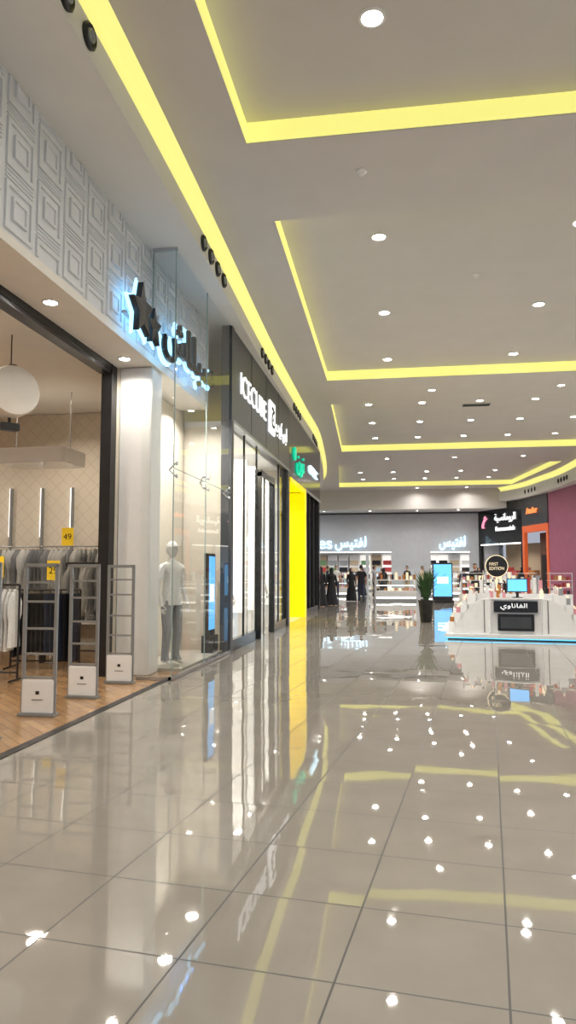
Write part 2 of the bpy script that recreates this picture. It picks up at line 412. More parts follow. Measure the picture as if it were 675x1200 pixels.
b.box(-12,-4.1,13.2,13.3,0,4.56,'pattern'); b.box(-12.15,-12,0,13.3,0,4.56,'cream'); b.box(-12,-4.2,-0.15,0,0,4.56,'cream')
b.box(-12,-4.27,-.15,13.3,4.57,4.7,'soffit')
b.box(-4.25,-4.1,10.06,13.2,0,4.49,'cream')
b.done()
for (x_,y_) in ((-6,4),(-9,4),(-6,8),(-9,8),(-6,11.6),(-9,11.6)):
    area('shop_ceiling_lamp',(x_,y_,4.5),0.3,52,(1,0.90,0.76))
b=MB('pillar_white'); b.box(-4.09,-3.60,10.06,10.5,0.0,4.49,'white',bev=0.01); b.done()
b=MB('display_plinth'); b.box(-4.08,-3.24,10.52,12.98,0.0,0.05,'floorshop'); b.done()
area('display_fill_light',(-3.6,11.0,4.4),0.2,50,(1,.95,.88)); area('display_fill_light',(-3.6,12.4,4.4),0.2,45,(1,.95,.88))  # added fill lights without fixtures, to brighten the glass display

b=MB('window_1')
gx=-3.12
panels=[(9.66,11.3),(11.33,13.0)]
for (a_,c_) in panels:
    for (z0,z1) in ((0.03,2.9),(2.92,6.08)):
        b.yz(gx-.006,a_,c_,z0,z1,'glass')
        b.box(gx-.013,gx+.001,a_,a_+.012,z0,z1,'edge')
        b.box(gx-.013,gx+.001,a_,c_,z0,z0+.008,'edge')
b.xz(9.665,-3.60,gx,0.03,4.49,'glass'); b.xz(9.665,-3.46,gx,4.61,6.08,'glass')
b.box(-3.47,-3.455,9.655,9.675,4.61,6.08,'edge')
b.box(gx-.04,gx+.02,9.64,13.0,0.008,0.05,'steel'); b.box(-3.62,gx,9.64,9.69,0.008,0.05,'steel')
b.box(-3.47,gx+.01,9.64,9.69,6.06,6.1,'steel')
for yy in (9.75,11.2,11.45,12.9):
    for zz in (2.82,3.0):
        b.lathe([(0.03,0),(0.03,0.02),(0.0001,0.03)],'steel',14,(gx,yy,zz),axis='x')
        b.tube((gx-.01,yy,zz),(gx-.10,11.315 if abs(yy-11.3)<.3 else yy,2.91),0.010,'steel')
b.done()

sg=empty('storefront_sign')
def star(mb,cx,cy,cz,R,r,t,k,n=5,rotf=0.1):
    pts=[]
    for i in range(2*n):
        a=math.pi/2+rotf+i*math.pi/n; q=R if i%2==0 else r
        pts.append((cy+q*math.cos(a),cz+q*math.sin(a)))
    vs=[(cx,p[0],p[1]) for p in pts]+[(cx+t,p[0],p[1]) for p in pts]+[(cx+t+.02,cy,cz)]
    m_=2*n
    fs=[tuple(range(m_))]+[(i,(i+1)%m_,m_+(i+1)%m_,m_+i) for i in range(m_)]+[(m_+i,m_+(i+1)%m_,2*m_) for i in range(m_)]
    mb.add(vs,fs,k)
b=MB('star_emblem',parent=sg)
star(b,-3.36,8.82,4.88,.37,.17,.08,'black'); star(b,-3.40,8.82,4.88,.43,.22,.03,'halo')
star(b,-3.36,9.27,4.80,.27,.12,.08,'black'); star(b,-3.40,9.27,4.80,.32,.16,.03,'halo')
b.done()
text('arabic_letters',ar('سبلاش'),(-3.33,11.0,4.90),RL,2.7,.76,'black',.06,sg,0.01)
text('letters_halo',ar('سبلاش'),(-3.38,11.0,4.90),RL,2.8,.86,'halo',.02,sg,0.035)
b=MB('mount_rail',parent=sg); b.box(-3.46,-3.40,8.5,12.3,4.75,4.78,'steel'); b.done()

def gate(x,y):
    b=MB('security_gate',(x,y,0.004),math.radians(random.uniform(-3,3)))
    w=.19
    b.box(-w-.01,w+.01,-.07,.07,0,.03,'grey',bev=.008)
    b.box(-w,-w+.035,-.02,.02,.03,1.56,'grey',bev=.006); b.box(w-.035,w,-.02,.02,.03,1.56,'grey',bev=.006)
    b.box(-w,w,-.02,.02,1.53,1.57,'grey',bev=.006)
    for z in (.38,.62,.88,1.16,1.36): b.box(-w+.03,w-.03,-.012,.012,z,z+.022,'grey')
    b.xz(0,-w+.035,w-.035,.38,1.53,'glass')
    b.box(-w+.015,w-.015,-.03,.03,.03,.37,'whitegl',bev=.008)
    b.box(-.02,.02,-.032,-.03,.22,.255,'black'); b.box(-.06,.06,-.032,-.03,.16,.172,'grey')
    b.done()
for Y in (5.0,6.05,7.14,8.2,9.33): gate(-3.73,Y)

def garment(mb,x,y,ztop,w,h,k,ang=0,kind='shirt'):
    nr,nc=9,7
    X=Matrix.Translation((x,y,ztop))@Matrix.Rotation(ang,4,'Z')
    for side in (-1,1):
        vs=[];fs=[]
        for j in range(nr+1):
            t=j/nr
            if kind=='shirt': hw=w/2*(0.25+0.75*min(1,t*5)) if t<.2 else w/2*(1.0 if t<.45 else .78+.1*(t-.45))
            elif kind=='trouser': hw=w/2*(.8-.2*t)
            else: hw=w/2*(.35+.65*t)
            for i in range(nc+1):
                s_=i/nc*2-1
                vs.append((s_*hw,side*(0.02*(1-abs(s_)**3))+.012*math.sin(s_*9+t*2+x*5)*t,-h*t))
        for j in range(nr):
            for i in range(nc):
                a=j*(nc+1)+i; fs.append((a,a+1,a+nc+2,a+nc+1))
        mb.add(vs,fs,k,True,X)
    mb.tube(X@Vector((-w*.3,0,-.02)),X@Vector((w*.3,0,-.02)),.008,'steel',6)
    mb.tube(X@Vector((0,0,-.01)),X@Vector((0,0,.07)),.004,'steel',6)
def rack(x,y,rot,L,cols,kind,h=1.45,gh=.8,name='clothes_rack',n=None):
    b=MB(name,(x,y,0.004),rot)
    for sx in (-L/2,L/2):
        b.tube((sx,0,.03),(sx,0,h),.016,'black'); b.tube((sx,-.25,.03),(sx,.25,.03),.016,'black')
    b.tube((-L/2,0,h),(L/2,0,h),.016,'black'); b.tube((-L/2,0,.12),(L/2,0,.12),.012,'black')
    n=n or int(L/.075)
    for i in range(n):
        xx=-L/2+.06+(L-.12)*i/(n-1)
        garment(b,xx,0,h-.06,.42,gh*random.uniform(.9,1.05),random.choice(cols),R90+random.uniform(-.15,.15),kind)
    return b
W=['cloth_white','cloth_white','cloth_grey','cloth_white']
rack(-5.40,10.5,0.15,1.05,['cloth_black','cloth_navy','cloth_black'],'trouser',1.2,1.0).done()
rack(-5.75,9.2,0.1,1.2,['cloth_blue','cloth_white','cloth_grey','cloth_blue'],'shirt',1.3,.85).done()
rack(-5.1,11.9,0.05,1.3,W,'shirt',1.62,.8).done()
rack(-8.2,11.7,0.0,1.5,W+['cloth_black'],'shirt',1.5,.8).done()
rack(-7.6,10.2,0.3,1.4,['cloth_blue','cloth_white','cloth_tan'],'shirt',1.4,.9).done()
rack(-6.6,6.5,0.3,1.4,['cloth_blue','cloth_white','cloth_tan'],'shirt',1.4,.9).done()
b=MB('display_table',(-6.5,11.5,0.004),.1)
b.box(-.6,.6,-.35,.35,.82,.86,'whitegl',bev=.008)
for sx in (-.55,.55):
    for sy in (-.3,.3): b.box(sx-.02,sx+.02,sy-.02,sy+.02,0,.82,'whitegl')
for i in range(4):
    for j in range(2):
        for k in range(4): b.box(-.52+i*.27,-.3+i*.27,-.28+j*.32,-.04+j*.32,.862+k*.035,.893+k*.035,random.choice(W+['cloth_blue']),bev=.012)
b.done()
b=MB('wall_rail_shelving')
for X in (-8.2,-7.55,-6.9,-6.28,-5.65,-5.05,-4.5):
    b.box(X-.02,X+.02,13.13,13.19,.5,3.1,'grey'); b.box(X-.045,X-.022,13.16,13.19,2.15,3.1,'strip')
b.tube((-8.3,12.9,1.95),(-4.4,12.9,1.95),.015,'steel')
for X in (-8.2,-7.55,-6.9,-6.28,-5.65,-5.05,-4.5): b.tube((X,13.15,1.95),(X,12.9,1.95),.012,'steel')
for i in range(38): garment(b,-8.2+i*.097,12.9,1.9,.42,.75,random.choice(W+['cloth_grey']),R90+random.uniform(-.2,.2))
b.box(-8.3,-4.4,12.85,13.19,.5,.54,'whitegl')
for i in range(14):
    for k in range(4): b.box(-8.2+i*.26,-8.0+i*.26,12.88,13.15,.54+.05*k,.585+.05*k,random.choice(W),bev=.012)
b.done()
for (X,Y,Z,t) in ((-5.9,12.2,2.1,'49'),(-6.0,10.1,1.55,'49'),(-5.65,11.2,1.5,'29')):
    e=empty('price_card_stand'); b=MB('card',parent=e)
    b.box(X-.11,X+.11,Y-.006,Y+.006,Z-.16,Z+.16,'ysign'); b.tube((X,Y,.004),(X,Y,Z-.16),.01,'steel'); b.cyl((X,Y,.004),.12,.012,'steel'); b.done()
    text('digits',t,(X,Y-.008,Z),RB,.15,.11,'black',.002,e)
b=MB('drum_pendant_lamp',(-5.0,8.6,3.80),math.radians(50))
b.lathe([(0.0001,-.2),(.24,-.2),(.31,-.185),(.33,-.15),(.33,.12),(.31,.19),(0.0001,.2)],'soffit',40,axis='y')
b.tube((0,0,.33),(0,0,.80),.008,'black'); b.box(-.05,.05,-.1,.1,.30,.36,'black',bev=.01)
b.box(-.12,.12,-.06,.06,-.50,-.40,'black',bev=.01); b.tube((0,0,-.40),(0,0,-.31),.02,'black')
b.done()
b=MB('suspended_white_shelf',(-6.1,11.6,3.30)); b.box(-.6,.6,-.4,.4,0,.26,'whitegl',bev=.015)
for sx in (-.5,.5): b.tube((sx,0,.26),(sx,0,1.27),.01,'steel')
b.done()

# ============================================================ STORE 2
def shell_room(name,y0,y1,xd,z,mk,lamps=2,pw=70,col=(1,.94,.85)):
    b=MB(name)
    b.box(xd-.1,xd,y0,y1,0,z,mk); b.box(xd,-3.32,y0,y0+.08,0,z,mk); b.box(xd,-3.32,y1-.08,y1,0,z,mk)
    b.box(xd,-3.32,y0,y1,z,z+.1,'white'); b.box(xd,-3.22,y0,y1,-.04,.004,'floorshop')
    b.done()
    for i in range(lamps):
        area('shop_ceiling_lamp',((xd-3.3)/2,y0+(i+.5)*(y1-y0)/lamps,z-.06),.5,pw,col)
shell_room('shop_interior_wall',13.34,19.73,-8.5,4.25,'cream',3,110)
b=MB('storefront_fascia')
b.box(-3.3,-3.12,13.0,20.15,4.3,6.1,'char'); b.box(-3.3,-3.10,13.02,13.2,0,6.1,'char')
b.box(-3.12,-3.10,13.2,20.15,4.28,4.34,'grey'); b.box(-3.3,-3.11,19.85,20.15,0,4.3,'char')
for Y in (14.9,16.6,18.3): b.box(-3.12,-3.112,Y-.01,Y+.01,4.34,6.1,'black')
b.done()
b=MB('window_2')
for (a_,c_) in ((13.2,14.5),(14.53,15.8),(17.6,18.7),(18.73,19.85)):
    b.yz(-3.19,a_,c_,.2,4.28,'glass')
    b.box(-3.21,-3.17,c_-.01,c_+.03,.2,4.28,'blackgl')
b.box(-3.24,-3.14,13.2,15.8,0.004,.2,'blackgl'); b.box(-3.24,-3.14,17.6,19.85,0.004,.2,'blackgl')
b.done()
b=MB('door_1')
b.box(-3.22,-3.08,15.80,15.88,0,3.7,'blackgl'); b.box(-3.22,-3.08,17.52,17.6,0,3.7,'blackgl'); b.box(-3.22,-3.08,15.80,17.6,3.6,3.75,'blackgl')
b.yz(-3.19,15.9,17.5,3.75,4.28,'glass'); b.yz(-3.19,15.9,16.68,.02,3.6,'glass'); b.yz(-3.19,16.72,17.5,.02,3.6,'glass'); b.box(-3.20,-3.18,16.68,16.72,.004,3.6,'black'); b.done()
sg=empty('storefront_sign')
text('latin_letters','ICECUBE',(-3.12,15.15,5.2),RL,2.7,.44,'letter',.03,sg,-.005)
b=MB('square_emblem',parent=sg); b.box(-3.12,-3.06,16.85,17.55,4.80,5.6,'letter',bev=.02); b.done()
text('emblem_cut',ar('ج'),(-3.058,17.2,5.2),RL,.40,.5,'black',.01,sg,.02)
text('arabic_letters',ar('ايس كيوب'),(-3.12,18.75,5.15),RL,1.7,.5,'letter',.03,sg,.0)
b=MB('display_column_shelving')
for Y in (15.3,16.4,17.3,18.9,19.45):
    b.box(-4.1,-3.28,Y-.08,Y+.08,.004,3.9,'white',bev=.01); b.box(-4.02,-3.34,Y-.095,Y-.081,.6,3.8,'glowpanel')  # glowing faces added on the columns so the window panes look bright
b.done()
for (yy) in (13.7,14.6,15.9,16.9,18.1): area('display_fill_light',(-3.6,yy-.05,4.15),.12,36,(1,.95,.86))  # fill lights added behind the glass to lift the dark panes
for k in range(3): rack(-6.6,14.6+k*2.0,R90,1.1,['cloth_white','cloth_tan','cloth_grey','cloth_black'],'shirt',1.5,.85).done()
b=MB('backlit_wall_shelving')
for k in range(4):
    b.box(-8.4,-8.0,13.5+k*1.55,14.75+k*1.55,.3,3.4,'whitegl')
    for z in (.9,1.6,2.3): b.box(-7.99,-7.97,13.6+k*1.55,14.65+k*1.55,z,z+.3,random.choice(['cloth_white','cloth_tan','cloth_black','cloth_blue']))
b.done()
b=MB('digital_poster_screen'); b.box(-3.45,-3.37,12.45,12.95,.35,1.8,'black',bev=.01); b.box(-3.37,-3.365,12.5,12.9,.45,1.75,'screen')
b.box(-3.37,-3.364,12.55,12.85,.95,1.25,'letter') ; b.box(-3.5,-3.3,12.5,12.9,.05,.35,'black'); b.done()

# ============================================================ STORE 3 yellow
b=MB('yellow_portal')
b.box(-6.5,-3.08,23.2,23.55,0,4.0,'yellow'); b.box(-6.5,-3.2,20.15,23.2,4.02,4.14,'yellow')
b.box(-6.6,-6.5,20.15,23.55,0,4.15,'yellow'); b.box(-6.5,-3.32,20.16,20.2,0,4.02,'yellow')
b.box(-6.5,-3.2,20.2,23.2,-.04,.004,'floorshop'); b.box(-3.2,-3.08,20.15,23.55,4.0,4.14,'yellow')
b.done()
area('portal_lamp',(-4.4,21.7,3.98),.4,60,(1,.93,.7))
b=MB('storefront_fascia'); b.box(-3.35,-3.12,20.15,28,4.15,6.1,'blackgl'); b.box(-3.35,-3.12,23.55,24.0,0,4.15,'blackgl'); b.box(-3.35,-3.12,27.6,28,0,4.15,'blackgl')
b.box(-3.12,-3.1,23.55,28,4.1,4.2,'grey'); b.done()
sg=empty('storefront_sign')
text('arabic_letters',ar('نون'),(-3.12,22.3,4.75),RL,1.6,.7,'green',.05,sg,.0)
b=MB('emblem_disc',parent=sg); b.cyl((-3.12,21.1,4.95),.2,.05,'green',axis='x'); b.done()
sg=empty('storefront_sign'); text('latin_letters','OPTIC',(-3.12,25.7,5.0),RL,2.2,.28,'letterblue',.05,sg,.0)
b=MB('window_3')
for (a_,c_) in ((24.0,25.1),(25.15,26.3),(26.35,27.6)):
    b.yz(-3.23,a_,c_,.2,4.15,'glassd'); b.box(-3.28,-3.16,c_-.03,c_+.05,0,4.15,'black')
b.box(-3.28,-3.16,24,27.6,0,.2,'black'); b.done()
shell_room('shop_interior_wall',23.56,27.84,-7.0,4.15,'char',1,60)

# ============================================================ BACK STORE
YB=49.0
b=MB('wall_back')
b.box(-16,6.5,YB,YB+.3,2.75,ZL+.05,'backwall')
piers=[(-16,-13),(-6.6,-6.1),(-2.4,-2.2),(-.7,1.9),(4.4,6.5)]
for (a_,c_) in piers: b.box(a_,c_,YB,YB+.3,0,2.75,'backwall')
b.done()
b=MB('trim_1'); b.box(-13,-.7,YB-.04,YB-.005,2.68,2.73,'strip'); b.box(1.9,4.4,YB-.04,YB-.005,2.68,2.73,'strip'); b.box(-13,5,YB-.3,YB-.005,ZL-.10,ZL-.03,'char'); b.done()
b=MB('back_shop_interior_wall'); b.box(-14,6.5,54,54.1,0,3.3,'white'); b.box(-14,6.5,YB+.3,54,3.3,3.4,'cloth_grey'); b.done()
for X in (-11,-8,-5,-2.5,0,2.5,5): area('shop_ceiling_lamp',(X,51.2,3.2),.3,90,(1,.97,.93))
b=MB('ceiling_light_row')
for i in range(9): b.box(-6+i*1.2,-5.5+i*1.2,50.6,50.7,3.22,3.28,'strip'); b.box(-6+i*1.2,-5.5+i*1.2,52.6,52.7,3.22,3.28,'strip')
b.done()
b=MB('back_shop_wall_display')
for i in range(16):
    x0=-7+i*.8
    b.box(x0,x0+.7,53.6,53.95,.1,2.6,random.choice(['whitegl','glowpanel','cloth_tan','whitegl','glowpanel']))
    for z in (.4,.9,1.4,1.9): b.box(x0+.05,x0+.65,53.5,53.6,z,z+.32,random.choice(['cloth_white','cloth_black','cloth_red','cloth_tan','cloth_blue','cloth_grey','cloth_green']))
b.done()
for k in range(12):
    rack(-6.6+k*.95,50.4+(k%3)*.9,.2*(k%3),.9,random.sample(['cloth_white','cloth_black','cloth_red','cloth_tan','cloth_blue','cloth_grey'],3),'shirt',1.35,.9,n=7).done()
sg=empty('storefront_sign'); text('latin_letters','Lefties',(-6.15,YB-.06,3.35),RB,3.0,.80,'letterblue',.05,sg,.0)
text('arabic_letters',ar('لفتيس'),(-3.4,YB-.06,3.3),RB,2.1,.95,'letterblue',.05,sg,.01)
sg=empty('storefront_sign'); text('arabic_letters',ar('لفتيس'),(3.3,YB-.06,3.3),RB,1.7,.95,'letterblue',.05,sg,.01)

# ============================================================ RIGHT WALLS
def wseg(name,p,q,z0,z1,k,t=.2):
    p=Vector(p);q=Vector(q);d=(q-p).normalized();n=Vector((d.y,-d.x))*t
    b=MB(name); vs=[]
    for z in (z0,z1):
        for a in (p,q,q+n,p+n): vs.append((a.x,a.y,z))
    b.add(vs,[(0,3,2,1),(4,5,6,7),(0,1,5,4),(1,2,6,5),(2,3,7,6),(3,0,4,7)],k); return b
wseg('wall_right',(8.8,-8),(8.7,30),0,5.75,'white').done()
wseg('wall_right_maroon',(8.7,30),(8.6,37),0,5.75,'maroon').done()
wseg('wall_right_maroon',(8.6,37),(7.95,41.3),0,5.75,'maroon').done()
for Y in (2,8,14,20):
    b=MB('added_glow_bay'); b.box(8.62,8.74,Y,Y+4.6,0,4.4,'blackgl'); b.box(8.60,8.62,Y+.2,Y+2.2,.4,3.6,'glowpanel'); b.box(8.60,8.62,Y+2.4,Y+4.4,.4,3.6,'glowpanel')  # unseen glowing bays, added for the left glass to reflect
    b.box(8.58,8.62,Y+1.4,Y+3.2,3.85,4.15,'letter'); b.done()
def local(p,q):
    p=Vector(p);q=Vector(q);d=q-p; return math.atan2(d.y,d.x)+math.pi, q, d.length
a,o_,L_=local((7.95,41.3),(7.15,44.8))
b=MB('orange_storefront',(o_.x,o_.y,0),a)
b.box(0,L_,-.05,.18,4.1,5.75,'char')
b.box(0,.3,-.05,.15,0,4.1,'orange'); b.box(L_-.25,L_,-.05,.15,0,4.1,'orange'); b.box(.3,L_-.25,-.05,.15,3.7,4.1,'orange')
b.box(.3,L_-.25,.9,1.0,0,3.7,'darkwood'); b.box(.6,1.5,.84,.9,.3,2.4,'black'); b.box(1.9,2.9,.84,.9,1,2.4,'glowpanel')
b.done()
a2,o2,L2=local((7.15,44.8),(5.0,49.0))
b=MB('dark_sign_storefront',(o2.x,o2.y,0),a2)
b.box(0,L2,0.0,.2,3.2,5.75,'blackgl'); b.box(0,.25,0,.2,0,3.2,'blackgl'); b.box(L2-.25,L2,0,.2,0,3.2,'blackgl'); b.box(2.2,2.4,0,.2,0,3.2,'blackgl')
b.box(.25,L2-.25,1.9,2.0,0,3.2,'cloth_tan'); b.box(.25,L2-.25,0.0,.05,3.1,3.18,'strip')
for i in range(5): b.box(.4+i*.85,.95+i*.85,1.0,1.4,0.004,1.2+.2*(i%2),'whitegl'); b.box(.4+i*.85,.95+i*.85,1.0,1.4,1.21+.2*(i%2),1.5+.2*(i%2),random.choice(['amber','pink','cloth_red']))
b.done()
def rtext(name,s,o,ang,lx,z,w,h,k,par,off=.03):
    p=Vector((o.x,o.y))+Vector((math.cos(ang),math.sin(ang)))*lx-Vector((-math.sin(ang),math.cos(ang)))*off
    return text(name,s,(p.x,p.y,z),(R90,0,ang),w,h,k,.05,par,.01)
sg=empty('storefront_sign')
rtext('arabic_letters',ar('الرومانسية'),o2,a2,3.0,4.75,2.2,.6,'letter',sg)
rtext('latin_letters','Romansiah',o2,a2,3.0,4.1,2.0,.3,'letter',sg)
rtext('emblem',ar('ه'),o2,a2,.9,4.5,.8,1.0,'pinkl',sg)
sg=empty('storefront_sign'); rtext('latin_letters','Atelier',o_,a,1.6,4.95,1.6,.36,'redl',sg,.09)
area('shop_ceiling_lamp',(6.6,46.6,3.1),.4,40); 

# ============================================================ KIOSK
K=MB('retail_kiosk',(2.42,16.2,0),math.radians(-7))
K.box(-1.46,1.38,.03,2.15,.0,.03,'black')
K.box(-1.51,1.43,-.04,2.22,.03,.05,'ledblue')
K.box(-1.52,1.44,-.05,2.23,.05,.13,'whitegl',bev=.01)
K.box(-.55,.5,.12,.6,.12,.86,'whitegl',bev=.01)
K.box(-.40,.35,.06,.13,.20,.56,'blackgl',bev=.01); K.box(-.34,.29,.055,.062,.26,.50,'char')
K.box(-.48,.43,.05,.14,.60,.84,'blackgl',bev=.01)
for z in (.58,.85): K.box(-.5,.45,.045,.06,z-.006,z+.006,'steel')
def wing(sg_):
    x0=.57*sg_ if sg_<0 else .52
    P=[(x0,.11),(x0+sg_*.80,.11),(x0+sg_*.66,.33),(x0+sg_*.50,.58),(x0+sg_*.28,.80),(x0+sg_*.12,.86),(x0,.86)]
    vs=[];n=len(P)
    for yy in (.04,.30): vs+=[(p[0],yy,p[1]+.02) for p in P]
    K.add(vs,[tuple(range(n)),tuple(range(2*n-1,n-1,-1))]+[(i,n+i,n+(i+1)%n,(i+1)%n) for i in range(n)],'whitegl')
    K.box(x0+sg_*.10,x0+sg_*.115,.032,.04,.16,.86,'black')
wing(-1); wing(1)
for sg_ in (-1,1):
    for i in range(4):
        xx=sg_*(1.38-.14*i) - (.03 if sg_>0 else 0)
        K.box(xx-.09,xx+.09,.32,2.0,.12,.36+.2*i,'whitegl')
        for j in range(11):
            yy=.36+j*.15
            kk=random.choice(['amber','pink','cloth_red','whitegl','black','gold','cloth_white','cloth_tan'] if sg_<0 else ['whitegl','whitegl','cloth_white','pink','cloth_grey'])
            h=random.uniform(.08,.15)
            K.box(xx-.05,xx+.04,yy,yy+.08,.36+.2*i,.36+.2*i+h,kk); K.box(xx-.02,xx+.01,yy+.03,yy+.05,.36+.2*i+h,.39+.2*i+h,'gold')
K.box(-.85,.85,1.6,2.1,.12,.95,'whitegl',bev=.01); K.box(-.6,.55,.1,.65,.86,.90,'whitegl',bev=.008)
K.done()
b=MB('kiosk_monitor',(2.5,16.62,.902),math.radians(-12)); b.box(-.22,.22,-.02,.02,.12,.42,'black',bev=.01); b.box(-.2,.2,-.024,-.02,.14,.40,'screen'); b.box(-.1,.1,-.08,.08,0,.015,'black'); b.box(-.03,.03,-.01,.02,.01,.14,'black'); b.done()
b=MB('perfume_bottle_display',(2.42,16.2,0.002),math.radians(-7))
for i in range(9):
    xx=-.55+i*.13
    if -.25<xx<.38: continue
    h=random.uniform(.1,.2); b.box(xx,xx+.07,.3,.37,.90,.90+h,random.choice(['amber','black','whitegl','gold','pink']),bev=.006); b.cyl((xx+.035,.335,.90+h),.015,.04,'gold',n=10)
for i in range(12):
    xx=-.80+i*.135; h=random.uniform(.12,.4); b.box(xx,xx+.08,1.7,1.8,.95,.95+h,random.choice(['amber','black','whitegl','gold','cloth_red','pink']),bev=.006); b.cyl((xx+.04,1.75,.95+h),.018,.05,'black',n=10)
b.done()
e=empty('round_brand_sign'); b=MB('disc',parent=e)
b.cyl((2.25,18.05,1.60),.27,.03,'gold',axis='y',n=36); b.cyl((2.25,18.035,1.60),.25,.012,'black',axis='y',n=36); b.tube((2.25,18.09,.952),(2.25,18.09,1.4),.02,'gold'); b.done()
text('disc_letters','FIRST\nEDITION',(2.25,18.033,1.60),RB,.34,.18,'gold',.004,e)
text('kiosk_letters',ar('الفاناوي'),(2.36,16.235,.72),(R90,0,math.radians(-7)),.55,.15,'letter',.008,empty('kiosk_name_sign'),.0)
for (x_,y_,h) in ((1.75,19.2,1.5),(3.1,19.3,1.35),(3.9,19.2,1.45),(2.5,20.5,1.4)):
    b=MB('display_tower',(x_,y_,0),.1); b.box(-.28,.28,-.2,.2,0,.9,'whitegl',bev=.01)
    for z in (.92,1.1,1.28):
        if z<h:
            b.box(-.26,.26,-.18,.18,z+.14,z+.15,'whitegl')
            for i in range(5): hh=random.uniform(.07,.12); b.box(-.22+i*.1,-.16+i*.1,-.1,-.02,z-.02,z-.02+hh,random.choice(['amber','whitegl','pink','gold','black','cloth_red']))
    for sx in (-.27,.27): b.box(sx-.01,sx+.01,-.2,-.18,.9,h,'steel')
    b.done()

# ============================================================ TOTEM, COUNTER, PLANT
b=MB('digital_totem',(1.85,34.5,0),.1)
b.box(-.5,.5,-.12,.12,0,.12,'black',bev=.01); b.box(-.46,.46,-.08,.08,.12,1.85,'black',bev=.02); b.box(-.41,.41,-.085,-.08,.3,1.78,'screen'); b.box(-.25,.25,-.088,-.085,.9,1.2,'letterblue'); b.done()
def counter(x,y,rot,L):
    b=MB('illuminated_counter_kiosk',(x,y,0),rot); h=L/2
    b.box(-h,h,-.5,.5,0,.1,'grey'); b.box(-h,h,-.5,.5,.1,.5,'whitegl',bev=.01)
    b.xz(-.45,-h+.05,h-.05,.5,1.0,'glass'); b.xz(.45,-h+.05,h-.05,.5,1.0,'glass')
    b.box(-h,h,-.5,.5,1.0,1.05,'whitegl',bev=.01); b.box(-h+.05,h-.05,-.51,-.5,.12,.2,'strip'); b.box(-h+.1,h-.1,-.3,.3,.74,.76,'strip')
    for sx in (-h+.02,h-.02): b.box(sx-.02,sx+.02,-.48,.48,.5,1.0,'whitegl')
    n=int(L/.18)
    for i in range(n): b.box(-h+.1+i*.18,-h+.2+i*.18,-.2,0,.51,.62,random.choice(['amber','gold','pink','black'])); b.box(-h+.1+i*.18,-h+.2+i*.18,-.2,0,1.05,1.2+.1*(i%3),random.choice(['amber','gold','whitegl','black']))
    b.done()
counter(-.35,36.5,.1,2.0); counter(-4.0,42.5,0,2.4); counter(2.6,44,0,2.2); counter(5.0,39,-.2,2.2); counter(3.2,30,-.1,1.8)
b=MB('potted_plant',(.68,21.6,0))
b.lathe([(.15,0),(.17,.02),(.22,.58),(.235,.6),(.235,.64),(.2,.64),(.19,.58)],'blackgl',28); b.lathe([(.19,.60),(.0001,.61)],'soil',20)
for i in range(150):
    a_=random.uniform(0,6.28); L=random.uniform(.35,1.15); lean=random.uniform(.12,.62); w=random.uniform(.025,.055)
    d=Vector((math.cos(a_),math.sin(a_),0)); n_=Vector((-math.sin(a_),math.cos(a_),0)); vs=[];st=8
    for j in range(st+1):
        t=j/st; p=Vector((0,0,.58))+d*(.06+lean*L*t*t*.8)+Vector((0,0,L*(t-.35*lean*t*t*1.3)))
        ww=w*math.sin(math.pi*min(1,.12+.88*t)) ; vs+=[p-n_*ww,p+Vector((0,0,.008)),p+n_*ww]
    fs=[]
    for j in range(st):
        q=j*3; fs+=[(q,q+1,q+4,q+3),(q+1,q+2,q+5,q+4)]
    b.add(vs,fs,'leaf',True)
b.done()

